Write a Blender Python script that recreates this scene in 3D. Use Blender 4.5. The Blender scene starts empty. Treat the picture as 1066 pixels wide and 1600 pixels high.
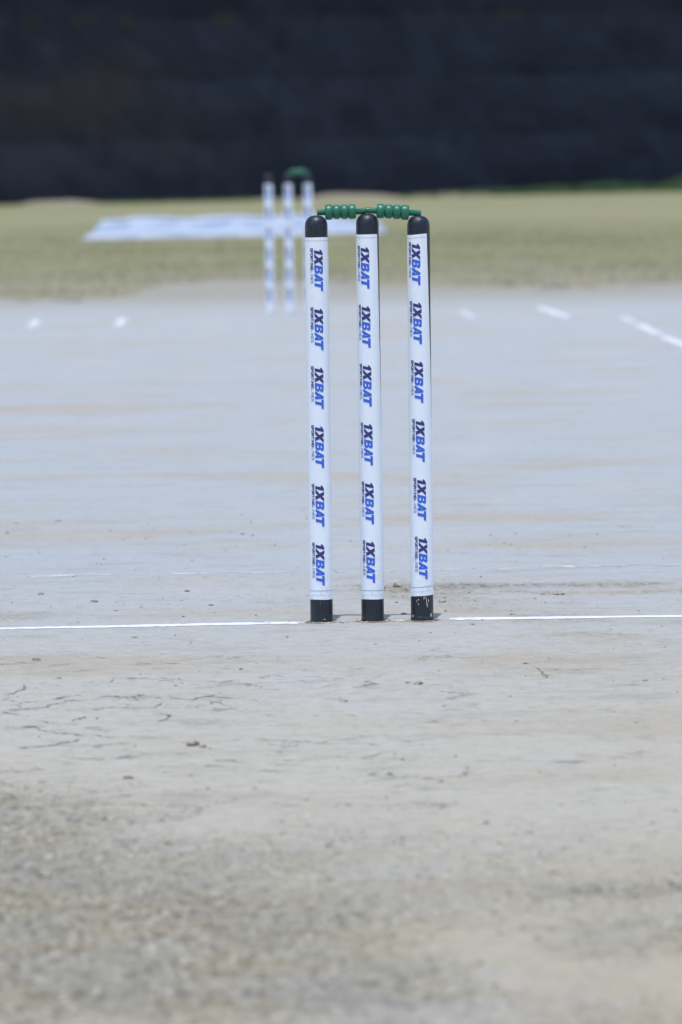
import bpy, bmesh, math, random
import numpy as np
from mathutils import Vector, Matrix
R = math.radians
scene = bpy.context.scene
COL = scene.collection

# ---------------------------------------------------------------- camera
cd = bpy.data.cameras.new("camera")
cam = bpy.data.objects.new("camera", cd); COL.objects.link(cam); scene.camera = cam
cd.sensor_fit = 'VERTICAL'; cd.sensor_width = 24; cd.sensor_height = 36; cd.lens = 213.5
cd.clip_start = 0.1; cd.clip_end = 2000
yaw, pitch, roll = R(0.845), R(3.410), R(0.786)
cam.matrix_world = (Matrix.Translation((0, 0, 0.825)) @ Matrix.Rotation(-yaw, 4, 'Z')
                    @ Matrix.Rotation(R(90) - pitch, 4, 'X') @ Matrix.Rotation(-roll, 4, 'Z'))
cd.dof.use_dof = True; cd.dof.focus_distance = 10.45; cd.dof.aperture_fstop = 9.2

# ---------------------------------------------------------------- world, sun, exposure
SUN_EL, SUN_AZ = 77.5, 186.5          # azimuth clockwise from +Y: behind the camera, a little to the left
w = bpy.data.worlds.new("World"); scene.world = w; w.use_nodes = True
nt = w.node_tree; bg = nt.nodes["Background"]
sky = nt.nodes.new("ShaderNodeTexSky"); sky.sky_type = 'NISHITA'; sky.sun_disc = False
sky.sun_elevation = R(SUN_EL); sky.sun_rotation = R(SUN_AZ); sky.air_density = 1.2; sky.dust_density = 0.6
nt.links.new(sky.outputs[0], bg.inputs[0]); bg.inputs[1].default_value = 0.13
sd = bpy.data.lights.new("sun", 'SUN'); sd.energy = 3.0; sd.angle = R(0.53); sd.color = (1.0, 0.965, 0.93)
sun = bpy.data.objects.new("sun", sd); COL.objects.link(sun)
sv = Vector((math.sin(R(SUN_AZ)) * math.cos(R(SUN_EL)), math.cos(R(SUN_AZ)) * math.cos(R(SUN_EL)), math.sin(R(SUN_EL))))
sun.rotation_euler = sv.to_track_quat('Z', 'Y').to_euler(); sun.location = (-3, -8, 20)
vs = scene.view_settings; vs.view_transform = 'Standard'; vs.look = 'None'; vs.exposure = 0.28; vs.gamma = 1.0
scene.render.engine = 'CYCLES'; scene.cycles.use_denoising = True; scene.cycles.max_bounces = 6

# ---------------------------------------------------------------- helpers
rng = np.random.default_rng(7); random.seed(7)
_T = rng.random((64, 256, 256)).astype(np.float32)

def vn(x, y, s):
    """value noise, -1..1"""
    t = _T[s % 64]
    xi = np.floor(x).astype(np.int64); yi = np.floor(y).astype(np.int64)
    fx = x - xi; fy = y - yi
    fx = fx * fx * (3 - 2 * fx); fy = fy * fy * (3 - 2 * fy)
    a = t[xi & 255, yi & 255]; b = t[(xi + 1) & 255, yi & 255]
    c = t[xi & 255, (yi + 1) & 255]; d = t[(xi + 1) & 255, (yi + 1) & 255]
    return ((a + (b - a) * fx) * (1 - fy) + (c + (d - c) * fx) * fy) * 2 - 1

def fbm(x, y, s, n=4, g=0.5):
    v = 0; a = 1; tot = 0
    for i in range(n):
        v = v + a * vn(x * 2 ** i + 17.3 * i, y * 2 ** i - 9.1 * i, s + i); tot += a; a *= g
    return v / tot

def sstep(a, b, x):
    t = np.clip((x - a) / (b - a), 0, 1); return t * t * (3 - 2 * t)

def link_mesh(name, me, parent=None, loc=None):
    o = bpy.data.objects.new(name, me); COL.objects.link(o)
    if parent is not None: o.parent = parent
    if loc is not None: o.location = loc
    return o

def pydata(name, vs_, fs_, mats, parent=None, smooth=True, midx=None):
    me = bpy.data.meshes.new(name); me.from_pydata([tuple(v) for v in vs_], [], fs_)
    for m in (mats if isinstance(mats, (list, tuple)) else [mats]): me.materials.append(m)
    if midx is not None: me.polygons.foreach_set('material_index', midx)
    me.polygons.foreach_set('use_smooth', [smooth] * len(me.polygons)); me.update()
    return link_mesh(name, me, parent)

def np_mesh(name, V, F, mat, parent=None, smooth=True):
    """fast mesh from arrays; F is (n,k)"""
    me = bpy.data.meshes.new(name); k = F.shape[1]
    me.vertices.add(len(V)); me.vertices.foreach_set('co', V.astype(np.float32).ravel())
    me.loops.add(F.size); me.loops.foreach_set('vertex_index', F.astype(np.int32).ravel())
    me.polygons.add(len(F)); me.polygons.foreach_set('loop_start', np.arange(0, F.size, k, dtype=np.int32))
    me.polygons.foreach_set('loop_total', np.full(len(F), k, dtype=np.int32))
    me.polygons.foreach_set('use_smooth', np.full(len(F), smooth))
    me.materials.append(mat); me.update(calc_edges=True)
    return link_mesh(name, me, parent)

def grid_faces(nx, ny):
    i = np.arange(nx - 1); j = np.arange(ny - 1); I, J = np.meshgrid(i, j)
    a = (J * nx + I).ravel(); return np.stack([a, a + 1, a + nx + 1, a + nx], 1)

def tag(o, label=None, cat=None, group=None, kind=None):
    if label: o['label'] = label
    if cat: o['category'] = cat
    if group: o['group'] = group
    if kind: o['kind'] = kind
    return o

def empty(name, loc):
    o = bpy.data.objects.new(name, None); o.empty_display_size = 0.1; o.location = loc; COL.objects.link(o); return o

class NT:
    def __init__(s, name):
        s.m = bpy.data.materials.new(name); s.m.use_nodes = True; s.t = s.m.node_tree
        s.b = s.t.nodes["Principled BSDF"]; s.co = s.n("ShaderNodeTexCoord").outputs['Object']
    def n(s, ty, **kw):
        x = s.t.nodes.new(ty)
        for k, v in kw.items(): setattr(x, k, v)
        return x
    def put(s, sock, v):
        if hasattr(v, 'is_linked') or isinstance(v, bpy.types.NodeSocket): s.t.links.new(v, sock)
        else: sock.default_value = v
    def mapping(s, scale, loc=(0, 0, 0)):
        x = s.n("ShaderNodeMapping"); x.inputs['Scale'].default_value = scale; x.inputs['Location'].default_value = loc
        s.put(x.inputs[0], s.co); return x.outputs[0]
    def noise(s, scale, detail=4, rough=0.55, vec=None, dist=0.0):
        x = s.n("ShaderNodeTexNoise"); x.inputs['Scale'].default_value = scale; x.inputs['Detail'].default_value = detail
        x.inputs['Roughness'].default_value = rough; x.inputs['Distortion'].default_value = dist
        s.put(x.inputs['Vector'], vec if vec is not None else s.co); return x.outputs['Fac']
    def voro(s, scale, feature='F1', vec=None, rnd=1.0):
        x = s.n("ShaderNodeTexVoronoi", feature=feature); x.inputs['Scale'].default_value = scale
        x.inputs['Randomness'].default_value = rnd
        s.put(x.inputs['Vector'], vec if vec is not None else s.co); return x.outputs['Distance']
    def ramp(s, f, a, b, lo=0.0, hi=1.0):
        x = s.n("ShaderNodeMapRange", interpolation_type='SMOOTHSTEP')
        for i, v in ((0, f), (1, a), (2, b), (3, lo), (4, hi)): s.put(x.inputs[i], v)
        return x.outputs[0]
    def math(s, op, a, b=0.0):
        x = s.n("ShaderNodeMath", operation=op); s.put(x.inputs[0], a); s.put(x.inputs[1], b); return x.outputs[0]
    def mix(s, f, a, b):
        x = s.n("ShaderNodeMix", data_type='RGBA'); s.put(x.inputs[0], f)
        s.put(x.inputs[6], a if not isinstance(a, tuple) else (*a, 1)); s.put(x.inputs[7], b if not isinstance(b, tuple) else (*b, 1))
        return x.outputs[2]
    def bump(s, h, dist, strength=1.0, prev=None):
        x = s.n("ShaderNodeBump"); x.inputs['Strength'].default_value = strength; x.inputs['Distance'].default_value = dist
        s.put(x.inputs['Height'], h)
        if prev is not None: s.put(x.inputs['Normal'], prev)
        return x.outputs[0]
    def done(s, color=None, rough=0.8, spec=0.5, normal=None):
        if color is not None: s.put(s.b.inputs['Base Color'], color if not isinstance(color, tuple) else (*color, 1))
        s.put(s.b.inputs['Roughness'], rough); s.put(s.b.inputs['Specular IOR Level'], spec)
        if normal is not None: s.put(s.b.inputs['Normal'], normal)
        return s.m

# ---------------------------------------------------------------- materials
def mat_clay():
    t = NT("rolled_clay")
    at = t.n("ShaderNodeAttribute", attribute_name='crumble').outputs['Fac']
    sep = t.n("ShaderNodeSeparateXYZ"); t.put(sep.inputs[0], t.co)
    n1 = t.noise(1.0, 5, 0.6, t.mapping((0.9, 1.6, 1)))
    n2 = t.noise(1.0, 5, 0.65, t.mapping((4.5, 7.0, 1), (4, 2, 0)))
    n3 = t.noise(30, 6, 0.72)
    n4 = t.noise(150, 4, 0.75)
    nb = t.noise(1.0, 4, .6, t.mapping((2.0, 1.1, 1), (9, 1, 0)))
    # sky glare on the rolled strip is painted as a bluer grey, the worn ends are browner
    ends = t.ramp(sep.outputs[1], 12.5, 8.0)
    c = t.mix(ends, (0.400, 0.426, 0.450), (0.462, 0.432, 0.368))
    c = t.mix(t.ramp(sep.outputs[1], 7.8, 5.8, 0, .8), c, (0.445, 0.385, 0.265))
    c = t.mix(t.ramp(n1, 0.48, 0.68, 0, t.ramp(sep.outputs[1], 14, 10, .78, .80)), c, (0.415, 0.362, 0.285))
    c = t.mix(t.ramp(n2, 0.50, 0.72, 0, .55), c, (0.315, 0.295, 0.265))
    c = t.mix(t.ramp(nb, 0.52, 0.72, 0, .6), c, (0.465, 0.455, 0.45))
    c = t.mix(t.ramp(sep.outputs[1], 30.5, 35.5, 0, .9), c, (0.300, 0.278, 0.225))
    c = t.mix(t.ramp(n3, 0.50, 0.68, 0, t.ramp(sep.outputs[1], 13, 8.5, .34, .60)), c, (0.275, 0.262, 0.235))
    c = t.mix(t.ramp(n3, 0.47, 0.33, 0, .45), c, (0.52, 0.51, 0.49))
    c = t.mix(t.ramp(n4, 0.54, 0.72, 0, .45), c, (0.20, 0.185, 0.16))
    # crumbly soil where the surface has broken up: duller, with paler and darker lumps
    g1 = t.noise(60, 6, .85, t.mapping((1, .28, 1))); g2 = t.noise(58, 4, .8, t.mapping((1, .28, 1), (3, 0, 0))); hue = t.noise(1.0, 4, .6, t.mapping((5, 4, 1), (1, 8, 0)))
    c = t.mix(t.math('MULTIPLY', at, .60), c, t.mix(t.ramp(hue, .42, .6), (0.36, 0.33, 0.265), (0.42, 0.34, 0.205)))
    lo = t.math('MULTIPLY', t.ramp(g1, .52, .59), at); hi = t.math('MULTIPLY', t.ramp(g1, .47, .39), at)
    c = t.mix(t.math('MULTIPLY', lo, .90), c, (0.11, 0.10, 0.072))
    c = t.mix(t.math('MULTIPLY', hi, .75), c, (0.54, 0.50, 0.42))
    c = t.mix(t.math('MULTIPLY', t.math('MULTIPLY', t.ramp(g2, .53, .66), at), .75), c, (0.74, 0.70, 0.60))
    # dark specks
    for sc_, th, am in ((110, .20, .55), (42, .10, .6)):
        sp = t.math('MULTIPLY', t.ramp(t.voro(sc_), th * .4, th, 1, 0), t.ramp(t.noise(5 + sc_ * .02, 4, .65), .47, .60))
        c = t.mix(t.math('MULTIPLY', sp, am), c, (0.12, 0.105, 0.085))
    # drying cracks
    nz = t.n("ShaderNodeTexNoise"); nz.inputs['Scale'].default_value = 16; nz.inputs['Detail'].default_value = 6; nz.inputs['Roughness'].default_value = .62
    t.put(nz.inputs['Vector'], t.co)
    va = t.n("ShaderNodeVectorMath", operation='MULTIPLY_ADD')
    t.put(va.inputs[0], nz.outputs['Color']); va.inputs[1].default_value = (.11, .11, 0); t.put(va.inputs[2], t.co)
    zone = t.math('MULTIPLY', t.math('MULTIPLY', t.ramp(sep.outputs[1], 10.5, 9.4), t.ramp(sep.outputs[1], 7.0, 7.8)), t.ramp(sep.outputs[0], .55, .0, .28, 1))
    cm = t.math('MULTIPLY', t.ramp(t.noise(4.1, 4, .6), .49, .60), zone)
    e1 = t.voro(6.5, 'DISTANCE_TO_EDGE', va.outputs[0])
    wdt = t.ramp(t.noise(12, 3), .40, .66, .004, .030)
    x = t.n("ShaderNodeMapRange"); 
    for i_, v_ in ((0, e1), (1, 0.002), (2, wdt), (3, 1.0), (4, 0.0)): t.put(x.inputs[i_], v_)
    cr = t.math('MULTIPLY', x.outputs[0], cm)
    e2 = t.voro(24, 'DISTANCE_TO_EDGE', va.outputs[0])
    cr2 = t.math('MULTIPLY', t.math('MULTIPLY', t.ramp(e2, .008, .045, 1, 0), zone), t.ramp(t.noise(8, 4, .65), .57, .66, 0, .5))
    crk = t.math('MAXIMUM', cr, cr2)
    c = t.mix(t.math('MULTIPLY', crk, .78), c, (0.105, 0.09, 0.075))
    # hairline scuffs and scraps of chaff dragged across the surface
    nn = t.noise(1.0, 3, .6, t.mapping((30, 120, 1)), .8)
    sc = t.math('MULTIPLY', t.ramp(nn, .66, .71), t.ramp(t.noise(3.5, 3), .47, .56, 0, .6))
    c = t.mix(sc, c, (0.17, 0.15, 0.12))
    ch = t.math('MULTIPLY', t.ramp(t.noise(1.0, 2, .5, t.mapping((70, 190, 1), (5, 5, 0))), .70, .74), .5)
    c = t.mix(ch, c, (0.58, 0.56, 0.50))
    b = t.bump(t.math('SUBTRACT', n4, t.math('MULTIPLY', crk, 2.0)), .0030, 1.0)
    b = t.bump(n3, .010, .9, b)
    b = t.bump(t.math('MULTIPLY', g1, at), .014, .9, b)
    return t.done(c, 0.70, 0.40, b)

def mat_turf():
    t = NT("dry_turf")
    n1 = t.noise(1.0, 5, .6, t.mapping((.35, .10, 1)))
    n2 = t.noise(1.0, 5, .6, t.mapping((1.3, .35, 1), (3, 3, 0)))
    n3 = t.noise(25, 4, .7)
    c = t.mix(t.ramp(n1, .4, .65), (0.250, 0.240, 0.132), (0.212, 0.226, 0.116))
    c = t.mix(t.ramp(n2, .48, .7, 0, .6), c, (0.26, 0.235, 0.165))
    sep = t.n("ShaderNodeSeparateXYZ"); t.put(sep.inputs[0], t.co)
    damp = t.math('MULTIPLY', t.ramp(sep.outputs[1], 47, 40), t.ramp(n2, .3, .6, .35, .85))
    c = t.mix(damp, c, (0.200, 0.200, 0.132))
    c = t.mix(t.ramp(n3, .5, .7, 0, .35), c, (0.14, 0.145, 0.085))
    fr = t.math('MULTIPLY', t.ramp(sep.outputs[1], 46, 37.0), t.ramp(n2, .3, .62, .5, 1))
    c = t.mix(fr, c, (0.290, 0.262, 0.19))
    return t.done(c, .9, .2, t.bump(n3, .02, .6))

def mat_simple(name, col, col2, scale, rough, spec=.5, bumpd=.0003, bscale=None, a=.45, b=.7):
    t = NT(name); n = t.noise(scale, 4, .6)
    c = t.mix(t.ramp(n, a, b), col, col2)
    return t.done(c, rough, spec, t.bump(t.noise(bscale or scale * 3, 3), bumpd, .7))

CLAY = mat_clay(); TURF = mat_turf()
def mat_black():
    t = NT("black_stump_plastic")
    st = t.noise(1.0, 4, .6, t.mapping((420, 420, 25)))
    du = t.noise(90, 4, .7)
    c = t.mix(t.ramp(st, .5, .75, 0, .5), (0.007, 0.0115, 0.025), (0.038, 0.050, 0.084))
    c = t.mix(t.ramp(du, .58, .85, 0, .25), c, (0.11, 0.115, 0.13))
    return t.done(c, t.ramp(du, .3, .7, .30, .55), .5, t.bump(st, .00015, .6))
BLACK = mat_black()
def mat_sleeve():
    t = NT("white_vinyl_sleeve")
    n = t.noise(1.0, 4, .6, t.mapping((30, 30, 6)))
    c = t.mix(t.ramp(n, .45, .75, 0, .6), (0.82, 0.875, 0.975), (0.76, 0.825, 0.94))
    sep = t.n("ShaderNodeSeparateXYZ"); t.put(sep.inputs[0], t.co)
    d = t.math('MULTIPLY', t.ramp(t.noise(90, 5, .7), .50, .72), t.ramp(sep.outputs[2], .16, .03, .08, .55))
    c = t.mix(d, c, (0.50, 0.48, 0.44))
    sc = t.math('MULTIPLY', t.ramp(t.noise(1.0, 3, .6, t.mapping((260, 260, 22), (2, 2, 2)), .5), .68, .73), .4)
    c = t.mix(sc, c, (0.42, 0.46, 0.55))
    return t.done(c, .34, .45, t.bump(n, .0010, .5))
SLEEVE = mat_sleeve()
NAVY = mat_simple("navy_ink", (0.028, 0.030, 0.19), (0.036, 0.040, 0.23), 300, .4)
BLUE = mat_simple("blue_ink", (0.035, 0.125, 0.66), (0.045, 0.15, 0.74), 300, .4)
PALEINK = mat_simple("thin_blue_ink", (0.10, 0.17, 0.42), (0.14, 0.22, 0.48), 300, .4)
SEAM = mat_simple("sleeve_seam_line", (0.16, 0.20, 0.33), (0.24, 0.29, 0.42), 200, .5)
WHITE = mat_simple("white_scuff", (0.75, 0.76, 0.72), (0.5, 0.5, 0.45), 500, .6)
SOILY = mat_simple("soil_stain", (0.20, 0.19, 0.17), (0.10, 0.10, 0.10), 220, .85)
GREEN = mat_simple("green_bail_paint", (0.008, 0.125, 0.075), (0.013, 0.18, 0.11), 130, .42, .5, .0002, 500)
def mat_lime(name, cover, col=(0.67, 0.70, 0.755)):
    t = NT(name); n = t.noise(60, 5, .7); n2 = t.noise(9, 3, .6)
    c = t.mix(t.ramp(n, cover, cover + .2, 0, .8), col, (0.47, 0.46, 0.45))
    return t.done(t.mix(t.ramp(n2, .5, .75, 0, .4), c, (.55, .55, .55)), .85, .2, t.bump(n, .002, .5))
LIME = mat_lime("lime_paint", .52); FAINT = mat_lime("worn_lime_paint", .40, (0.58, 0.585, 0.59)); FARLIME = mat_lime("dusty_lime_paint", .45, (0.68, 0.72, 0.78))
CRUMB = mat_simple("soil_crumb", (0.41, 0.375, 0.31), (0.21, 0.185, 0.145), 45, .95, .2, .0005, 400, .38, .56)
def mat_cloth():
    t = NT("black_screen_cloth")
    n = t.noise(1.0, 5, .6, t.mapping((.35, 1, .7)))
    n2 = t.noise(1.0, 4, .6, t.mapping((1.1, 1, .9), (5, 0, 2)))
    sep = t.n("ShaderNodeSeparateXYZ"); t.put(sep.inputs[0], t.co)
    c = t.mix(t.ramp(n2, .35, .7, 0, 1), (0.0130, 0.0185, 0.033), (0.0195, 0.0255, 0.044))
    dust = t.math('MULTIPLY', t.math('MULTIPLY', t.ramp(n, .36, .62, .15, 1), t.ramp(sep.outputs[0], .6, -2.6, .10, 1.0)), t.math('MULTIPLY', t.ramp(sep.outputs[2], 2.9, 1.9, .15, 1), t.ramp(sep.outputs[2], .0, 1.0, .35, 1)))
    c = t.mix(dust, c, (0.029, 0.027, 0.032))
    c = t.mix(t.ramp(sep.outputs[2], 2.5, 3.6, 0, .45), c, (0.008, 0.012, 0.019))  # top strip darkened: shadow of the sagging cloth painted into its colour
    gr = t.math('MULTIPLY', t.ramp(t.noise(2.4, 3, .5), .56, .66), t.math('MULTIPLY', t.ramp(sep.outputs[2], 3.0, 3.1), t.ramp(sep.outputs[2], 3.25, 3.15)))
    c = t.mix(t.math('MULTIPLY', gr, .6), c, (0.028, 0.034, 0.014))
    wv = t.n("ShaderNodeTexWave", wave_type='BANDS', bands_direction='Z'); wv.inputs['Scale'].default_value = 60
    t.put(wv.inputs['Vector'], t.co)
    return t.done(c, .85, .15, t.bump(wv.outputs['Fac'], .002, .3))
CLOTH = mat_cloth()
STEEL = mat_simple("grey_post_steel", (0.16, 0.165, 0.17), (0.10, 0.10, 0.105), 12, .5)
def mat_sheet():
    t = NT("white_sheeting"); sep = t.n("ShaderNodeSeparateXYZ"); t.put(sep.inputs[0], t.co)
    n = t.noise(2.2, 4, .6)
    c = t.mix(t.ramp(n, .45, .7), (0.41, 0.47, 0.59), (0.34, 0.40, 0.52))
    # dark bluish bands across the folded cover, following its front edge
    q = t.math('SUBTRACT', sep.outputs[1], t.math('MULTIPLY', sep.outputs[0], .5116))
    q = t.math('ADD', q, t.math('MULTIPLY', t.noise(.9, 3), .30))
    w_ = t.math('SINE', t.math('MULTIPLY', q, 11.5))
    c = t.mix(t.math('MULTIPLY', t.ramp(w_, .35, .9), t.ramp(n, .7, .4, .35, .9)), c, (0.12, 0.17, 0.29))
    return t.done(c, .6, .3, t.bump(t.noise(9, 3), .01, .6))
SHEET = mat_sheet()
BLADE = mat_simple("grass_blade", (0.225, 0.225, 0.12), (0.155, 0.18, 0.085), 3, .7, .3)
STRAW = mat_simple("straw_blade", (0.30, 0.27, 0.17), (0.23, 0.22, 0.12), 3, .8, .2)
WEED = mat_simple("weed_leaf", (0.062, 0.115, 0.045), (0.10, 0.15, 0.06), 5, .6, .3)
EARTH = mat_simple("dry_earth", (0.27, 0.235, 0.19), (0.21, 0.19, 0.155), 3, .95, .2, .03, 12)

# ---------------------------------------------------------------- ground
CREASE_Y, WX = 10.594, 0.2087       # near bowling crease and wicket centre line
FAR_Y = CREASE_Y + 20.12

def crumble(x, y):
    m = (1 - .55 * sstep(-.08, .25, x)) * sstep(8.2, 6.5, y + .5 * fbm(x * 2.1, y * .8, 40, 3) - .35 * sstep(.5, -.4, x)) * (.25 + .75 * sstep(-.30, .30, fbm(x * 2.6 + 3, y * 1.6, 44, 4) + .12 - .12 * sstep(-.2, .4, x)))
    band = sstep(.35, .0, np.abs(y - 11.35)) * sstep(.0, .4, fbm(x * 3.3, y * 5, 50, 3) + .1) * .65
    foot = np.exp(-((x - .30) ** 2 / .015 + (y - 11.35) ** 2 / .03)) * .6
    rest = sstep(.25, .6, fbm(x * 2.2 - 7, y * 2.4, 52, 4)) * .4 * sstep(12.5, 11.3, y)
    return np.clip(m + band + foot + rest, 0, 1)

def relief(x, y, full=True):
    z = .0035 * fbm(x * 1.3, y * 1.1, 3, 3) + .0012 * fbm(x * 9, y * 7, 6, 3)
    c = crumble(x, y)
    g = sstep(.10, .22, np.abs(y - CREASE_Y))
    calm = .3 + .7 * g
    z = z * calm + .0004 * fbm(x * 55, y * 55, 12, 2) * calm
    z = z + c * calm * (.0030 * fbm(x * 30, y * 22, 16, 3) + .0025 * np.maximum(fbm(x * 60, y * 45, 20, 2), 0))
    fade = sstep(31.5, 29, y) * sstep(3.0, 2.0, np.abs(x))
    return z * fade + .0006

def edge_y(x):
    xs = [-9, -3, -1.45, -.72, -.52, -.12, .5, 1.04, 2.5, 4, 9]; ys = [33.6, 34.0, 34.5, 35.3, 37.9, 39.0, 37.6, 36.5, 35.9, 35.5, 35.2]
    return np.interp(x, xs, ys)

xs = np.concatenate([np.linspace(-9, -2.0, 24)[:-1], np.linspace(-2.0, -.85, 58)[:-1], np.linspace(-.85, 1.25, 421)[:-1], np.linspace(1.25, 2.4, 58)[:-1], np.linspace(2.4, 9, 24)])
ys = np.concatenate([np.linspace(-8, 4.8, 30)[:-1], np.arange(4.8, 8.2, .0075), np.arange(8.2, 14.0, .0095), np.geomspace(14.0, 30, 260)[:-1], np.linspace(30, 41, 130)])
nx, ny = len(xs), len(ys)
X, Y = np.meshgrid(xs, ys); Xf, Yf = X.ravel(), Y.ravel()
Z = relief(Xf, Yf)
dip = 0
F = grid_faces(nx, ny)
cx = Xf[F].mean(1); cy = Yf[F].mean(1)
keep = cy < edge_y(cx) + 1.3 * fbm(cx * 1.7, cy * .7, 30, 4) + 1.3 * fbm(cx * 7, cy * 2.5, 33, 3)
F = F[keep]
pitch_o = np_mesh("pitch", np.stack([Xf, Yf, Z], 1), F, CLAY)
at = pitch_o.data.attributes.new('crumble', 'FLOAT', 'POINT')
at.data.foreach_set('value', crumble(Xf, Yf).astype(np.float32))
tag(pitch_o, kind='structure')

def far_rise(x, y):
    return sstep(62, 100, y) * np.clip(.0078 * (x - 1.6), -.25, .25)
gx = np.concatenate([np.linspace(-160, -12, 24)[:-1], np.linspace(-12, 14, 105)[:-1], np.linspace(14, 160, 24)])
gy = np.concatenate([np.linspace(-90, 30, 16)[:-1], np.linspace(30, 112, 240)[:-1], np.geomspace(112, 420, 20)])
GX, GY = np.meshgrid(gx, gy); gxf, gyf = GX.ravel(), GY.ravel()
gz = far_rise(gxf, gyf) + .02 * fbm(gxf * .5, gyf * .35, 25, 3) * sstep(38, 50, gyf) - .010
gz = np.where((np.abs(gxf) < 10) & (gyf < 40.5) & (gyf > -9), np.minimum(gz, -.008), gz)
tag(np_mesh("outfield", np.stack([gxf, gyf, gz], 1), grid_faces(len(gx), len(gy)), TURF), kind='structure')

def blades(name, pts, hgt, wid, mat, lean=.5):
    n = len(pts); a = rng.random(n) * 2 * np.pi; la = rng.random(n) * 2 * np.pi
    dx, dy = np.cos(a) * wid / 2, np.sin(a) * wid / 2
    ln = hgt * lean * rng.random(n)
    V = np.zeros((n, 5, 3))
    V[:, 0] = pts - np.stack([dx, dy, dx * 0], 1); V[:, 1] = pts + np.stack([dx, dy, dx * 0], 1)
    mid = pts + np.stack([np.cos(la) * ln * .35, np.sin(la) * ln * .35, hgt * .6], 1)
    V[:, 2] = mid + np.stack([dx, dy, dx * 0], 1) * .7; V[:, 3] = mid - np.stack([dx, dy, dx * 0], 1) * .7
    V[:, 4] = pts + np.stack([np.cos(la) * ln, np.sin(la) * ln, hgt], 1)
    b = np.arange(n)[:, None] * 5
    F = np.concatenate([b + [0, 1, 2], b + [0, 2, 3], b + [3, 2, 4]])
    return np_mesh(name, V.reshape(-1, 3), F, mat)

def scatter(n, x0, x1, y0, y1, dens):
    x = rng.uniform(x0, x1, n); y = rng.uniform(y0, y1, n); k = rng.random(n) < dens(x, y); x, y = x[k], y[k]
    z = far_rise(x, y) + .02 * fbm(x * .5, y * .35, 25, 3) * sstep(38, 50, y) - .012
    return np.stack([x, y, z], 1)
ed = lambda x, y: sstep(-.3, 1.2, y - edge_y(x) - .5 * fbm(x * 1.7, y * .9, 30, 4))
p = scatter(36000, -3.6, 5.6, 34, 62, lambda x, y: ed(x, y) * (.35 + .65 * sstep(-.1, .3, fbm(x * 1.5, y * .8, 28, 3))))
tag(blades("grass", p, rng.uniform(.012, .034, len(p)), .005, BLADE), 'short dry grass of the outfield behind the far wicket', 'grass', kind='stuff')
p = scatter(40000, -3.6, 5.6, 34, 70, lambda x, y: ed(x, y + 1.5) * .8)
tag(blades("dead_grass", p, rng.uniform(.008, .026, len(p)), .005, STRAW, .9), 'straw coloured dead grass among the short outfield turf', 'grass', kind='stuff')

# weeds along the foot of the screen, taller to the right
FY = 105.6
def wd(x, y):
    return np.clip(sstep(1.2, 5.5, x) * .95 + .55 * sstep(-2.7, -2.2, x) * sstep(.3, -.3, x), .0, 1)
x = rng.uniform(-3.3, 16, 36000); y = FY - .15 - rng.exponential(.45, len(x)); k = (rng.random(len(x)) < wd(x, y)) & (y > 103.2)
x, y = x[k], y[k]
h = (.04 + .27 * sstep(2.2, 6.5, x) * (.55 + .45 * fbm(x * 1.3, y * 0, 36, 2))) * rng.uniform(.5, 1.1, len(x))
tag(blades("weeds", np.stack([x, y, far_rise(x, y) - .01], 1), h, .04, WEED), 'dark green weeds growing along the foot of the black screen', 'weeds', kind='stuff')

# ---------------------------------------------------------------- painted lines (children of the pitch)
def line_mesh(name, x0, y0, x1, y1, wid, mat, holes=.30, hs=60, seed=3, gaps=None, label=None, step=.005, ragged=.006):
    L = math.hypot(x1 - x0, y1 - y0); ux, uy = (x1 - x0) / L, (y1 - y0) / L
    ns = max(4, int(L / step)); nw = max(3, int(wid / .005)) + 1
    s = np.linspace(0, L, ns); t_ = np.linspace(-.5, .5, nw)
    S, Tt = np.meshgrid(s, t_)
    S, Tt = S.ravel(), Tt.ravel()
    wv = wid * (1 + .22 * vn(S * 6, S * 0, seed + 1)) ; off = ragged * fbm(S * 4, S * 0, seed + 2, 3)
    lat = Tt * wv + off + np.where(np.abs(Tt) > .4, ragged * .7 * vn(S * 70, Tt * 9, seed + 5), 0)
    px, py = x0 + ux * S - uy * lat, y0 + uy * S + ux * lat
    pz = relief(px, py) + .0006
    Fc = grid_faces(ns, nw)
    cS = S[Fc].mean(1); cT = Tt[Fc].mean(1)
    v = fbm(cS * hs, cT * wid * hs * 2.2, seed + 7, 3) * .5 + .5
    thr = holes + .16 * (np.abs(cT) * 2) ** 3
    if gaps is not None: thr = thr + gaps(x0 + ux * cS)
    o = np_mesh(name, np.stack([px, py, pz], 1), Fc[v > thr], mat, pitch_o)
    if label: o['label'] = label
    return o
def worn(x):       # the paint is scuffed away around the stumps
    g = sstep(.03, .11, x) * sstep(.42, .33, x)
    return g * (.17 + .14 * vn(x * 23, x * 0, 9)) - .12 * (1 - g)
line_mesh("bowling_crease", -1.1, 10.512, .077, 10.588, .046, LIME, .30, 45, 3, worn, 'bright white bowling crease left of the near stumps')
line_mesh("bowling_crease", .077, 10.590, .345, 10.612, .034, LIME, .30, 55, 5, worn, 'scuffed bowling crease between the near stumps')
line_mesh("bowling_crease", .345, 10.622, 1.5, 10.590, .054, LIME, .28, 45, 13, worn, 'bright white bowling crease right of the near stumps')
line_mesh("popping_crease", -1.1, 11.80, 1.6, 11.88, .040, FAINT, .585, 22, 23, None, 'faint worn popping crease beyond the near stumps', ragged=.012)
line_mesh("popping_crease", .55, 11.90, 1.25, 11.885, .035, FAINT, .46, 24, 27, None, 'brighter stub of the near popping crease')
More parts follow.
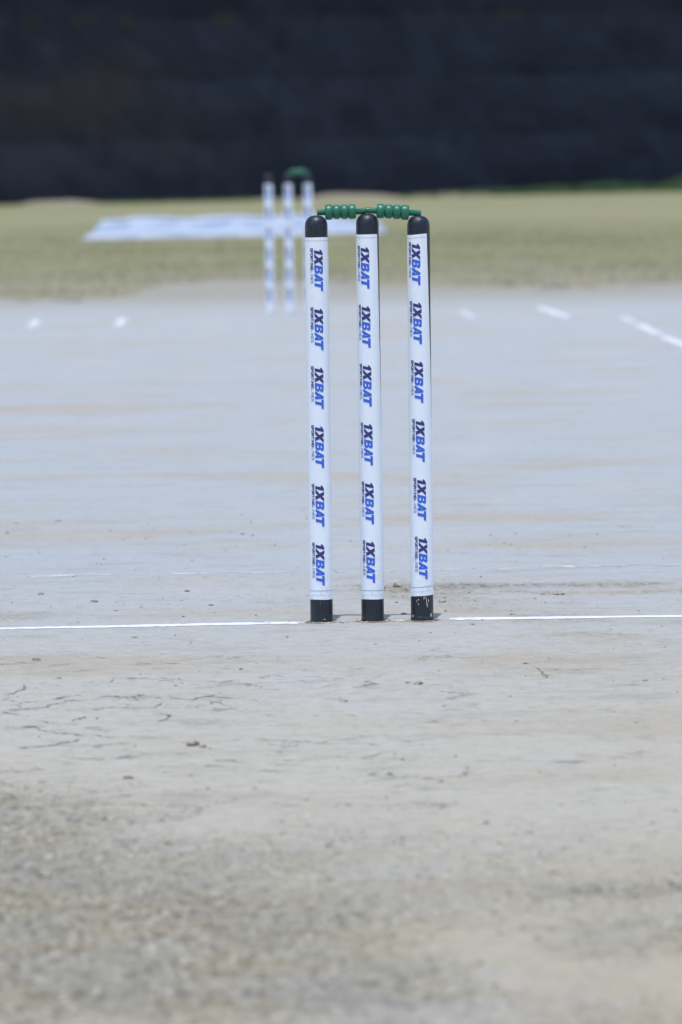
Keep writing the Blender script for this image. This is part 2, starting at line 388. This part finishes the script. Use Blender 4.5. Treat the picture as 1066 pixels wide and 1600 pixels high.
for (ax, ay, bx, by, wd_, lb) in ((-1.048, 28.95, -1.040, 30.45, .045, 'short white guide mark, far end, outermost left'),
                               (-.630, 28.95, -.614, 30.35, .055, 'short white guide mark, far end, inner left'),
                               (1.096, 29.55, 1.088, 30.75, .035, 'faint white guide mark, far end, inner right')):
    line_mesh("guide_mark", ax, ay, bx, by, wd_, FARLIME, .38, 12, 31, None, lb, .02, .01)
line_mesh("return_crease", 1.545, 29.43, 1.503, 31.4, .05, FARLIME, .36, 10, 37, None, 'short white return crease stub at the far end', .02, .01)
line_mesh("return_crease", 1.775, 22.0, 1.810, 29.45, .05, FARLIME, .41, 5, 41, None, 'long broken white return crease on the right', .02, .012)

# ---------------------------------------------------------------- drying cracks and dark soil rings that paint contact shade round the stumps (parts of the pitch)
CRACK_CONTACT = mat_simple("crack_soil_contact_shade", (0.23, 0.21, 0.175), (0.12, 0.105, 0.085), 90, .95, .2, .002, 300)
CR = [[(-0.388, 9.233), (-0.37, 9.273), (-0.357, 9.326), (-0.359, 9.439)],
      [(-0.377, 8.956), (-0.355, 9.004), (-0.313, 9.039), (-0.287, 9.13), (-0.269, 9.169)],
      [(-0.269, 9.169), (-0.221, 9.194), (-0.157, 9.162), (-0.094, 9.129), (-0.046, 9.23), (-0.027, 9.248)],
      [(-0.287, 8.972), (-0.275, 8.991), (-0.255, 8.998), (-0.196, 9.009), (-0.15, 9.012), (-0.137, 9.073), (-0.142, 9.105)],
      [(-0.27, 8.798), (-0.255, 8.845), (-0.247, 8.894)],
      [(-0.149, 8.929), (-0.122, 8.874), (-0.127, 8.815), (-0.144, 8.797)],
      [(-0.368, 8.745), (-0.317, 8.727), (-0.309, 8.687), (-0.272, 8.623), (-0.203, 8.584), (-0.181, 8.609)],
      [(-0.343, 8.448), (-0.315, 8.425), (-0.268, 8.482), (-0.245, 8.544)],
      [(-0.343, 8.115), (-0.308, 8.101), (-0.277, 8.122)],
      [(-0.332, 7.852), (-0.304, 7.786)],
      [(-0.227, 9.451), (-0.218, 9.507), (-0.163, 9.52)],
      [(0.141, 9.187), (0.172, 9.182)],
      [(0.439, 9.628), (0.452, 9.53), (0.458, 9.39)],
      [(-0.411, 9.802), (-0.35, 9.841)],
      [(-0.094, 9.129), (-0.05, 9.058), (-0.024, 8.95)],
      [(0.397, 8.131), (0.444, 8.132)],
      [(-0.062, 8.209), (-0.013, 8.185)] ]
CW = [.012, .010, .009, .010, .016, .015, .010, .013, .012, .016, .011, .009, .009, .009, .006, .012, .012]
def crack(pts, wid, seed):
    P = [np.array(p) for p in pts]; S = []
    for a, b in zip(P, P[1:]):
        m = max(2, int(np.linalg.norm(b - a) / .003))
        for i in range(m): S.append(a + (b - a) * i / m)
    S.append(P[-1]); S = np.array(S); n = len(S); i = np.arange(n)
    S[:, 1] += .030 * fbm(i * .11, i * 0. + seed, 11, 5, .65); S[:, 0] += .006 * fbm(i * .16, i * 0. + seed, 31, 3)
    t_ = i / (n - 1); w_ = wid * .62 * (.34 + 1.3 * np.maximum(0, .15 + fbm(i * .22, i * 0. + seed * 3, 5, 4, .7) * 2.0)) * np.minimum(1, np.minimum(t_, 1 - t_) * 6 + .05)
    T = np.gradient(S, axis=0); T /= np.linalg.norm(T, axis=1)[:, None] + 1e-9
    N = np.stack([-T[:, 1], T[:, 0]], 1) * .45 + np.array([.05, .55]) * np.where(T[:, 0] >= 0, 1, -1)[:, None]
    A = S + N * w_[:, None] / 2; B = S - N * w_[:, None] / 2
    V = np.concatenate([A, B]); z = relief(V[:, 0], V[:, 1]) + .0007
    F = np.stack([i[:-1], i[1:], i[1:] + n, i[:-1] + n], 1)
    ok = w_[:-1] > wid * .10
    np_mesh("crack", np.concatenate([V, z[:, None]], 1), F[ok], CRACK_CONTACT, pitch_o)
for k, (c_, w_) in enumerate(zip(CR, CW)): crack(c_, w_, k + 1)
def contact_shade(cx_, cy_, seed):  # dark ring at the stump foot: contact shade put into the colour
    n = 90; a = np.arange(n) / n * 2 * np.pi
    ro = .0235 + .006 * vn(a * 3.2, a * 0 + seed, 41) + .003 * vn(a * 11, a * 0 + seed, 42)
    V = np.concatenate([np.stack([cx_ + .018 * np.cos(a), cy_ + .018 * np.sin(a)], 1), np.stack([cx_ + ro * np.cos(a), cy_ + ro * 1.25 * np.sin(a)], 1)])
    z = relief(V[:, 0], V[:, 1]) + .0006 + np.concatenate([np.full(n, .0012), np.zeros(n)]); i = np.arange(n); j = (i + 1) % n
    np_mesh("contact_shade_ring", np.concatenate([V, z[:, None]], 1), np.stack([i, i + n, j + n, j], 1), CRACK_CONTACT, pitch_o)
for k, sx in enumerate((-.0886, .0007, .0871)): contact_shade(WX + sx, CREASE_Y, k * 3.3)

# ---------------------------------------------------------------- soil crumbs
ico = bmesh.new(); bmesh.ops.create_icosphere(ico, subdivisions=1, radius=1.0)
IV = np.array([v.co[:] for v in ico.verts]); IF = np.array([[v.index for v in f.verts] for f in ico.faces]); ico.free()
def crumbs(name, x, y, r, flat=.55):
    n = len(x); z = relief(x, y)
    jit = 1 + .5 * (rng.random((n, len(IV), 1)) - .5) * 2
    sc = np.stack([r * rng.uniform(.8, 1.4, n), r * rng.uniform(.8, 1.4, n), r * flat * rng.uniform(.7, 1.3, n)], 1)
    V = IV[None] * jit * sc[:, None, :] + np.stack([x, y, z + sc[:, 2] * .25], 1)[:, None, :]
    F = (IF[None] + (np.arange(n) * len(IV))[:, None, None]).reshape(-1, 3)
    return np_mesh(name, V.reshape(-1, 3), F, CRUMB, smooth=False)
def dens_pick(n, x0, x1, y0, y1, f):
    x = rng.uniform(x0, x1, n); y = rng.uniform(y0, y1, n); k = rng.random(n) < f(x, y); return x[k], y[k]
x, y = dens_pick(9000, -.75, 1.1, 8.0, 14, lambda x, y: .10 + .5 * crumble(x, y) ** 2 + .25 * sstep(.55, 0, np.abs(y - 11.15)))
r = .0006 + rng.exponential(.0008, len(x))
tag(crumbs("soil_crumbs", x, y, np.minimum(r, .006)), 'loose dry soil crumbs scattered on the clay around the near wicket', 'soil crumbs', kind='stuff')
x, y = dens_pick(15000, -.6, .9, 5.2, 8.0, lambda x, y: .02 + .8 * crumble(x, y))
r = .0009 + rng.exponential(.0008, len(x))
tag(crumbs("crumbled_soil", x, y, np.minimum(r, .0038)), 'crumbled soil on the rough dark clay nearest the viewer', 'soil', kind='stuff')
CHIP = mat_simple("pale_soil_chip", (0.52, 0.49, 0.42), (0.40, 0.36, 0.28), 30, .9, .2, .0005, 400, .42, .58)
x, y = dens_pick(16000, -.6, .9, 5.2, 8.6, lambda x, y: .002 + .75 * crumble(x, y) ** 1.5)
o = crumbs("soil_chips", x, y, np.minimum(.0010 + rng.exponential(.0009, len(x)), .0038), .4)
o.data.materials.clear(); o.data.materials.append(CHIP)
tag(o, 'pale flat chips of dry soil on the rough clay nearest the viewer', 'soil chips', kind='stuff')
# raised dirt round the stump feet
x, y = [], []
for sx in (-.0886, 0, .0871):
    a = rng.random(130) * 2 * np.pi; rr = .0208 + rng.exponential(.006, 130)
    x += list(WX + sx + np.cos(a) * rr); y += list(CREASE_Y + np.sin(a) * rr)
x, y = np.array(x), np.array(y)
tag(crumbs("stump_soil", x, y, rng.uniform(.0008, .0030, len(x))), 'loose soil pushed up round the feet of the near stumps', 'soil', kind='stuff')
def clod(x, y, r, label, seed):
    rs = np.random.default_rng(seed); bm = bmesh.new(); bmesh.ops.create_icosphere(bm, subdivisions=3, radius=1)
    V = np.array([v.co[:] for v in bm.verts])
    d = 1 + .35 * vn(V[:, 0] * 2 + seed, V[:, 1] * 2 + V[:, 2], 8) + .15 * vn(V[:, 0] * 6, V[:, 2] * 6 + V[:, 1] * 5, 11)
    for v, k, q in zip(bm.verts, d, V):
        v.co = Vector((q[0] * r * k * 1.5, q[1] * r * k, q[2] * r * k * .6))
    me = bpy.data.meshes.new('soil_clod'); bm.to_mesh(me); bm.free(); me.materials.append(CRUMB)
    me.polygons.foreach_set('use_smooth', [True] * len(me.polygons))
    o = link_mesh('soil_clod', me); o.location = (x, y, float(relief(np.array([x]), np.array([y]))[0]) + r * .3); o.rotation_euler.z = seed
    tag(o, label, 'clod', 'clods of soil lying on the clay')
clod(-.086, 8.43, .0075, 'dark soil clod on the clay in front and left of the near stumps', 1)
clod(-.073, 8.40, .005, 'small flat soil clod beside the dark one left of the near stumps', 2)
clod(.565, 11.17, .006, 'brown soil clod on the clay right of the near stumps beyond the white crease', 3)
clod(.345, 11.02, .006, 'flat soil clod just right of the right-hand near stump', 4)
clod(.272, 11.42, .0085, 'wide dark soil clod seen between the middle and right near stumps', 5)
clod(-.168, 7.99, .0045, 'single dark soil clod on the pale clay low on the left', 6)

# ---------------------------------------------------------------- lettering on the sleeves
# outlines in cap-height units, italic slant added later; x along the word, y up
SL = .24
G_NAVY = [  # "1" with a flag, then a wide X with an arm reaching back to the 1
    [(.00, .60), (.00, .80), (.30, 1.0), (.56, 1.0), (.56, .0), (.20, .0), (.20, .66)],
    [(.62, 1.0), (1.06, 1.0), (1.28, .66), (1.08, .38)],
    [(.58, .0), (1.00, .0), (1.80, 1.0), (1.38, 1.0)],
    [(1.20, .36), (1.38, .60), (1.82, .0), (1.36, .0)]]
G_B = [[(1.86, 0), (2.18, 0), (2.18, 1), (1.86, 1)],
       [(2.18, 1), (2.18, .76), (2.40, .76), (2.45, .73), (2.45, .67), (2.40, .63), (2.60, .555), (2.72, .64), (2.74, .86), (2.62, .97), (2.46, 1)],
       [(2.18, .63), (2.18, .40), (2.46, .40), (2.60, .555), (2.40, .63)],
       [(2.18, 0), (2.50, 0), (2.70, .05), (2.80, .20), (2.78, .42), (2.60, .555), (2.46, .40), (2.50, .35), (2.50, .28), (2.44, .24), (2.18, .24)]]
G_A = [[(2.82, 0), (3.16, 0), (3.38, .60), (3.46, 1.0), (3.18, 1.0)],
       [(3.76, 0), (3.42, 0), (3.38, .60), (3.46, 1.0)],
       [(3.20, .16), (3.27, .36), (3.393, .36), (3.407, .16)]]
G_T = [[(3.60, .72), (3.60, 1.0), (4.66, 1.0), (4.66, .72)], [(3.94, 0), (4.29, 0), (4.29, .72), (3.94, .72)]]

def stroke(p, q, w_):
    dx, dy = q[0] - p[0], q[1] - p[1]; L = math.hypot(dx, dy); nx_, ny_ = -dy / L * w_ / 2, dx / L * w_ / 2
    ex, ey = dx / L * w_ * .4, dy / L * w_ * .4
    return [(p[0] - ex + nx_, p[1] - ey + ny_), (p[0] - ex - nx_, p[1] - ey - ny_), (q[0] + ex - nx_, q[1] + ey - ny_), (q[0] + ex + nx_, q[1] + ey + ny_)]
SM = {'S': [(1, .85), (.8, 1), (.2, 1), (0, .8), (.15, .55), (.85, .45), (1, .2), (.8, 0), (.2, 0), (0, .15)],
      'P': [(0, 0), (0, 1), (.8, 1), (1, .75), (.8, .45), (0, .45)], 'O': [(.25, 0), (0, .3), (0, .7), (.25, 1), (.75, 1), (1, .7), (1, .3), (.75, 0), (.25, 0)],
      'R': [(0, 0), (0, 1), (.8, 1), (1, .75), (.8, .48), (.1, .48), None, (.5, .48), (1, 0)], 'T': [(0, 1), (1, 1), None, (.5, 1), (.5, 0)],
      'I': [(.5, 0), (.5, 1)], 'N': [(0, 0), (0, 1), (1, 0), (1, 1)], 'G': [(1, .8), (.75, 1), (.25, 1), (0, .7), (0, .3), (.25, 0), (.8, 0), (1, .2), (1, .5), (.55, .5)],
      'L': [(0, 1), (0, 0), (.9, 0)], 'E': [(.95, 1), (0, 1), (0, 0), (.95, 0), None, (0, .5), (.8, .5)]}
def small_word(word, u0, v0, hgt, adv, wid, w_):
    out = []; u = u0
    for ch in word:
        if ch == 'I': ww = wid * .5
        else: ww = wid
        pts = SM[ch]
        for a, b in zip(pts, pts[1:]):
            if a is None or b is None: continue
            out.append(stroke((u + a[0] * ww, v0 + a[1] * hgt), (u + b[0] * ww, v0 + b[1] * hgt), w_))
        u += (adv if ch != 'I' else adv * .62)
    return out, u

LOGO = []      # (polygon, material slot, layer)
CH = .0153
for g in G_NAVY: LOGO.append(([(x_ * CH + y_ * CH * SL, y_ * CH) for x_, y_ in g], 1))
for g in G_B + G_A + G_T: LOGO.append(([(x_ * CH + y_ * CH * SL, y_ * CH) for x_, y_ in g], 2))
wd1, ue = small_word('SPORTING', .0000, -.0068, .0044, .0050, .0037, .00125)
for g in wd1: LOGO.append((g, 1))
wd2, ue = small_word('LINES', ue + .0010, -.0068, .0044, .0050, .0037, .00080)
for g in wd2: LOGO.append((g, 3))

def clip(poly, lo, hi):
    for sgn, lim in ((1, lo), (-1, -hi)):
        out = []
        for i in range(len(poly)):
            a, b = poly[i], poly[(i + 1) % len(poly)]
            da, db = sgn * a[1] - lim, sgn * b[1] - lim
            if da >= 0: out.append(a)
            if da * db < 0:
                k = da / (da - db); out.append((a[0] + (b[0] - a[0]) * k, a[1] + (b[1] - a[1]) * k))
        poly = out
        if len(poly) < 3: return []
    return poly
from mathutils.geometry import tessellate_polygon
LOGO_TRI = []
for li, (poly, ms) in enumerate(LOGO):
    tris = tessellate_polygon([[Vector((a, b, 0)) for a, b in poly]])
    for tr in tris:
        T3 = [poly[i] for i in tr]
        lo = min(q[1] for q in T3); hi = max(q[1] for q in T3)
        k0 = math.floor(lo / .0012); k1 = math.ceil(hi / .0012)
        for kk in range(k0, k1):
            c = clip(T3, kk * .0012, (kk + 1) * .0012)
            if len(c) >= 3: LOGO_TRI.append((c, ms, (li % 7) * .000012))

# ---------------------------------------------------------------- stumps
RS = .0197
def lathe(prof, n=48):
    V, Fc = [], []
    for (r_, z_) in prof:
        for k in range(n):
            a = 2 * math.pi * k / n; V.append((r_ * math.cos(a), r_ * math.sin(a), z_))
    for j in range(len(prof) - 1):
        for k in range(n):
            a = j * n + k; b = j * n + (k + 1) % n; Fc.append((a, b, b + n, a + n))
    return V, Fc

def make_stump(loc, top, groove, z0, z1, logo0, ang, edge, n_logo=6, step=.1026, tilt=0.0, marks=None, skew=0.0, bottom=-.04, gap=.9):
    """top: lip height; groove: bail groove height; z0,z1: sleeve; ang: lettering angle top/bottom; edge: right rim angle of the sleeve at top/bottom"""
    root = empty("cricket_stump", loc); root.rotation_euler = (0, tilt, 0)
    # shaft
    prof = [(0.0001, bottom), (RS, bottom), (RS + .0004, -.003), (RS + .0006, .001), (RS + .0004, .0035), (RS, .005), (RS, .02), (RS, z1 + .001)]
    V, Fc = lathe(prof); mi = [0] * len(Fc)
    def patch(a0, zc, wa, hz, slot, sd_):
        rs = random.Random(sd_); m = 9; base = len(V)
        V.append(((RS + .00035) * math.sin(a0), -(RS + .00035) * math.cos(a0), zc))
        for i in range(m):
            t_ = 2 * math.pi * i / m; q = rs.uniform(.55, 1.1); aa = a0 + wa * math.cos(t_) * q; zz = zc + hz * math.sin(t_) * q
            V.append(((RS + .0003) * math.sin(aa), -(RS + .0003) * math.cos(aa), zz))
        for i in range(m): Fc.append((base, base + 1 + i, base + 1 + (i + 1) % m)); mi.append(slot)
    for q in (marks or []): patch(*q)
    pydata("shaft", V, Fc, [BLACK, WHITE, SOILY], root, True, mi)
    # rounded tip with the bail groove cut across it
    prof = []
    zr = top - .0185
    for i in range(6): prof.append((RS + .0001, z1 - .001 + (zr - z1 + .001) * i / 5))
    for i in range(1, 20):
        a = math.pi / 2 * i / 19; prof.append((max((RS + .0001) * math.cos(a) ** .85, .00005), zr + .0185 * math.sin(a)))
    V, Fc = lathe(prof, 64)
    V2 = []
    for (x_, y_, z_) in V:
        gz_ = groove - .0004 + .0 if abs(y_) < .0046 else groove + (abs(y_) - .0046) * 3.0
        V2.append((x_, y_, min(z_, max(gz_, z1))))
    pydata("tip", V2, Fc, [BLACK], root)
    # sleeve: a printed sheet wrapped round, its vertical rim showing at the right
    nz_, na = 60, 72; V, Fc, mi = [], [], []
    rsl = RS + .00045
    for j in range(nz_ + 1):
        f = j / nz_; z_ = z0 + (z1 - z0) * (1 - f)
        z_ = z1 + (z0 - z1) * f
        er = edge[0] + (edge[1] - edge[0]) * min(1, f * edge[2])
        for k in range(na + 1):
            a = er - (2 * math.pi - gap) * (1 - k / na)
            zz = z_ + skew * math.sin(a) * RS + .0002 * math.sin(a * 3 + j)
            rr = rsl + .00025 * math.exp(-((k - na) / 1.5) ** 2) + .00008 * math.sin(j * .9 + a * 2)
            V.append((rr * math.sin(a), -rr * math.cos(a), zz))
    W = na + 1
    for j in range(nz_):
        for k in range(na):
            Fc.append((j * W + k, j * W + k + 1, (j + 1) * W + k + 1, (j + 1) * W + k)[::-1]); mi.append(0)
    # thin thickness at the right rim and the lower and upper edges
    base = len(V); 
    for j in range(nz_ + 1):
        v = V[j * W + na]; q = math.hypot(v[0], v[1]); V.append((v[0] * (RS - .0001) / q, v[1] * (RS - .0001) / q, v[2]))
    for j in range(nz_):
        Fc.append((j * W + na, (j + 1) * W + na, base + j + 1, base + j)[::-1]); mi.append(0)
    def onsurf(u, ang_, lift): return ((rsl + lift) * math.sin(ang_), -(rsl + lift) * math.cos(ang_), u)
    def hline(zl, th, a0, a1):
        m = 26; b_ = len(V)
        for i in range(m + 1):
            a = a0 + (a1 - a0) * i / m
            for s_ in (0, 1): V.append(onsurf(zl + s_ * th + skew * math.sin(a) * RS + .0001 * math.sin(i * 2.1), a, .00028))
        for i in range(m): Fc.append((b_ + 2 * i, b_ + 2 * i + 2, b_ + 2 * i + 3, b_ + 2 * i + 1)); mi.append(4)
    hline(z1 - .0062, .00045, -1.6, edge[0] - .06)
    hline(z0 + .0150, .00075, -1.6, 1.45)
    hline(z0 + .0075, .0003, -1.0, .9)
    for q in range(n_logo):
        zt = logo0 - q * step; f = q / (n_logo - 1)
        ab = ang[0] + (ang[1] - ang[0]) * f
        for (poly, ms, dl) in LOGO_TRI:
            b_ = len(V)
            for (u, v) in poly:
                V.append(onsurf(zt - u, ab + v / rsl, .00032 + dl))
            Fc.append(tuple(range(b_, b_ + len(poly)))[::-1]); mi.append(ms)
    pydata("sleeve", V, Fc, [SLEEVE, NAVY, BLUE, PALEINK, SEAM], root, True, mi)
    return root

G1 = 'cricket stumps standing in two wickets'
gz0 = .0035
m_left = [(.12, .003, .05, .0014, 1, 1), (.25, .0035, .08, .0018, 1, 2), (-.05, .0025, .04, .0012, 1, 3), (-.1, .033, .02, .004, 2, 4)]
m_mid = [(-.2, .0015, .5, .0016, 2, 5), (.5, .0015, .35, .0012, 2, 6), (-.9, .003, .25, .0025, 2, 7)]
m_right = [(-.6, .001, .5, .0014, 2, 21), (.14, .0385, .028, .0035, 1, 8), (.38, .033, .032, .0100, 1, 9), (.47, .0255, .03, .0050, 1, 10), (.25, .0395, .02, .0030, 1, 11),
           (-.35, .036, .06, .0014, 1, 12), (-.5, .033, .03, .0024, 1, 13), (-.36, .028, .035, .0016, 1, 14), (.58, .034, .03, .004, 1, 15),
           (-.2, .0045, .7, .0018, 2, 16), (.85, .008, .09, .004, 1, 17), (-.95, .007, .08, .003, 1, 18), (.45, .004, .5, .0014, 2, 19)]
s = make_stump((WX - .0888, CREASE_Y - .001, gz0), .7090, .7083, .0385, .6705, .6515, (-.23, -.46), (1.62, 1.30, 1.0), step=.1027, marks=m_left)
tag(s, 'black cricket stump in white printed sleeve, left one of the near wicket', 'stump', G1)
s = make_stump((WX + .0007, CREASE_Y + .001, gz0), .7110, .7098, .0375, .6745, .6545, (-.66, -.53), (.93, 1.52, 1.0), step=.1027, marks=m_mid, tilt=R(-.03))
tag(s, 'black cricket stump in white printed sleeve, middle one of the near wicket', 'stump', G1)
s = make_stump((WX + .0871, CREASE_Y, gz0), .7065, .7050, .0425, .6735, .6595, (-.66, -.27), (.74, 1.52, 1.25), step=.1027, marks=m_right, tilt=R(.19), skew=.075)
tag(s, 'black cricket stump in white sleeve, right of the near wicket, white scuffs on its foot', 'stump', G1)
for dx, tl, an, nm in ((-.0985, -.10, (-.40, -.50), 'far left stump of the distant blurred wicket, without any bail on it'), (0, -.05, (-.45, -.40), 'middle stump of the distant blurred wicket, under the end of the lone bail'), (.0985, 0, (-.45, -.3), 'right stump of the distant blurred wicket, in front of the white sheet')):
    s = make_stump((WX + dx, FAR_Y, 0), .711, .7095, .0015, .658, .648, an, (1.5, 1.5, 1.0), tilt=R(tl))
    tag(s, nm, 'stump', G1)

# ---------------------------------------------------------------- bails
def make_bail(p0, p1, spig0, spig1, radii, label):
    """turned bail from p0 to p1: spigots at each end, four beads between"""
    p0, p1 = Vector(p0), Vector(p1); L = (p1 - p0).length
    root = empty("bail", (p0 + p1) / 2)
    q = (p1 - p0).to_track_quat('Z', 'Y'); root.rotation_mode = 'QUATERNION'; root.rotation_quaternion = q
    rs = .0052
    def part(name, prof):
        V, Fc = lathe([(r_, z_ - L / 2) for r_, z_ in prof], 40); pydata(name, V, Fc, [GREEN], root)
    part("spigot", [(.0001, 0), (rs - .0012, 0), (rs - .0003, .0004), (rs, .0015), (rs, spig0), (rs + .001, spig0 + .001)])
    part("spigot", [(rs + .001, L - spig1 - .001), (rs, L - spig1), (rs, L - .0015), (rs - .0003, L - .0004), (rs - .0012, L), (.0001, L)])
    prof = [(rs - .0005, spig0 - .0003)]
    bw = (L - spig0 - spig1) / 4
    for i, (rb, flat) in enumerate(radii):
        z0_ = spig0 + i * bw
        for k in range(0, 13):
            a = math.pi * k / 12; e = math.sin(a) ** flat
            rr = rb - .0032 * (1 - e)
            prof.append((rr, z0_ + bw * (.03 + .94 * (1 - math.cos(a)) / 2)))
    prof.append((rs - .0005, L - spig1 + .0003))
    part("barrel", prof)
    root['label'] = label; root['category'] = 'bail'; root['group'] = 'green wooden bails'
    return root
zb = 0.0
make_bail((.1215, CREASE_Y, .7172), (.2064, CREASE_Y + .0025, .7180), .0140, .0170, [(.0136, .55), (.0127, .8), (.0129, .8), (.0130, .5)],
          'green turned bail resting on the left and middle stumps of the near wicket')
make_bail((.2050, CREASE_Y - .0035, .7200), (.3028, CREASE_Y, .7132), .0205, .0210, [(.0128, .6), (.0124, .8), (.0128, .8), (.0134, .5)],
          'green turned bail resting on the middle and right stumps of the near wicket, sloping down')
make_bail((WX - .004, FAR_Y, .7165), (WX + .104, FAR_Y, .7185), .020, .020, [(.0150, .5), (.0150, .7), (.0150, .7), (.0150, .5)],
          'blurred green bail on the distant wicket, resting on its middle and right stumps')

# ---------------------------------------------------------------- white sheeting lying folded on the outfield
def sheet():
    nu, nv = 220, 44; V = []
    for i in range(nu + 1):
        u = i / nu; x_ = -1.62 + 3.03 * u
        yf = 59.55 + 1.55 * u                        # front foot of the pile
        hgt = .165 * (1 - .52 * float(sstep(.72, 1.0, u))) * (1 - .06 * math.sin(u * 23)) + .006 * float(vn(np.array([u * 30.]), np.array([0.]), 14)[0])
        endf = min(1, u / .045) ** .7 * min(1, (1 - u) / .03) ** .6
        for j in range(nv + 1):
            t_ = j / nv; a = math.pi * t_
            # three soft folds stacked one on another
            dep = 2.2
            yy = yf + dep * t_ + .05 * math.sin(u * 41 + t_ * 9)
            # rises gently from the front edge in lapped folds, then lies flat and drops at the back
            q = min(1, t_ / .50)
            zz = hgt * (.10 + .90 * q ** .85 + .05 * math.sin(q * 19)) * (1 if t_ < .93 else (1 - t_) / .07) * endf
            if t_ == 0: zz = 0
            w1 = .012 * float(vn(np.array([u * 16.]), np.array([t_ * 7.]), 15)[0]) + .006 * float(vn(np.array([u * 60.]), np.array([t_ * 9.]), 17)[0])
            xx = x_ + (.13 * math.sin(a) ** .6 * max(0, 1 - u / .06) * min(1, t_ / .5) if t_ < 1 and t_ > 0 else 0)
            V.append((xx, yy, max(-.02, zz + w1 * endf * math.sin(a)) + (-.02 if t_ in (0, 1) else 0)))
    W = nv + 1; Fc = []
    for i in range(nu):
        for j in range(nv): Fc.append((i * W + j, i * W + j + 1, (i + 1) * W + j + 1, (i + 1) * W + j)[::-1])
    Fc.append(tuple(range(W))); Fc.append(tuple(nu * W + j for j in range(W))[::-1])
    o = pydata("folded_sheet", V, Fc, [SHEET]); tag(o, 'long pile of folded white sheeting lying on the grass behind the far wicket', 'sheet')
sheet()

# ---------------------------------------------------------------- low banks of dry soil by the screen
def mound(cx_, cy_, lx, ly, hh, label, seed):
    nu, nv = 60, 30; V = []
    for i in range(nu + 1):
        for j in range(nv + 1):
            a, b = i / nu * 2 - 1, j / nv * 2 - 1; e = max(0, 1 - a * a) * max(0, 1 - b * b)
            xx, yy = cx_ + a * lx, cy_ + b * ly
            nz_ = float(fbm(np.array([xx * 3.]), np.array([yy * 3.]), seed, 4)[0])
            V.append((xx, yy, float(far_rise(xx, yy)) - .045 + (hh + .04) * e ** .7 * (1 + .35 * nz_)))
    W = nv + 1
    Fc = [(i * W + j, i * W + j + 1, (i + 1) * W + j + 1, (i + 1) * W + j)[::-1] for i in range(nu) for j in range(nv)]
    o = pydata("dirt_mound", V, Fc, [EARTH]); tag(o, label, 'dirt mound', 'low mounds of soil at the foot of the screen')
mound(-3.22, 104.6, .85, .9, .07, 'low mound of pale dry soil against the black screen at the far left', 3)
mound(1.75, 103.9, 1.0, 1.2, .075, 'low mound of pale dry soil against the screen behind the near bails', 5)
mound(3.6, 104.7, 1.3, .7, .045, 'thin strip of bare soil against the screen, right of the near bails', 9)

# ---------------------------------------------------------------- black screen fence
fence = empty("screen_fence", (0, FY + .12, 0))
tag(fence, 'tall fence covered with black screen cloth closing off the field', 'fence')
BAY = 3.02
xb = [-2.42 + BAY * k for k in range(-12, 15)]
wires = [.06, 1.09, 2.15, 3.22, 4.25]
for k in range(len(xb) - 1):
    nu, nv = 64, 110; V = []
    U_, V_ = np.meshgrid(np.linspace(0, 1, nu + 1), np.linspace(0, 1, nv + 1))
    U_, V_ = U_.ravel(), V_.ravel()
    x_ = xb[k] + U_ * BAY; z_ = -.06 + V_ * 4.33
    wv = np.array(wires); idx = np.clip(np.searchsorted(wv, z_) - 1, 0, 3); f = np.clip((z_ - wv[idx]) / (wv[idx + 1] - wv[idx]), 0, 1)
    sagz = .05 * np.sin(np.pi * U_)
    f2 = np.clip(f + sagz, 0, 1)
    bul = .022 + .022 * vn(np.full_like(x_, k * 3.7), idx * 2.3, 19)
    d = -bul * np.sin(np.pi * U_) ** .6 * np.abs(np.sin(np.pi * np.clip(f2, 0, 1)))
    d += .05 * fbm(x_ * 1.3 + z_ * .5, z_ * .9, 21, 4) + .03 * fbm(x_ * 3.1 - z_ * .3, z_ * .35, 27, 3) + .03 * np.exp(-((U_ - .5 - .485 * np.sign(U_ - .5)) / .012) ** 2) + .006 * fbm(x_ * .7, z_ * 5 + np.sin(x_) * .5, 24, 3) * (1 - f)
    d -= .003 * np.exp(-(f / .08) ** 2)
    gzz = far_rise(x_, np.full_like(x_, FY))
    V = np.stack([x_, d - .06, z_ + gzz * (1 - V_) - .02 * np.sin(np.pi * U_)], 1)
    o = np_mesh("screen_cloth", V, grid_faces(nu + 1, nv + 1), CLOTH, fence)
def bar(name, a, b, r_, mat, n=10):
    a, b = Vector(a), Vector(b); q = (b - a).to_track_quat('Z', 'Y'); V, Fc = lathe([(.0001, 0), (r_, 0), (r_, (b - a).length), (.0001, (b - a).length)], n)
    return pydata(name, [q @ Vector(v) + a for v in V], Fc, [mat], fence)
for x_ in xb: bar("post", (x_, .03, -.3), (x_, .03, 4.35), .035, STEEL)
for z_ in wires: bar("wire", (xb[0], -.01, z_ + .0), (xb[-1], -.01, z_), .006, STEEL, 6)
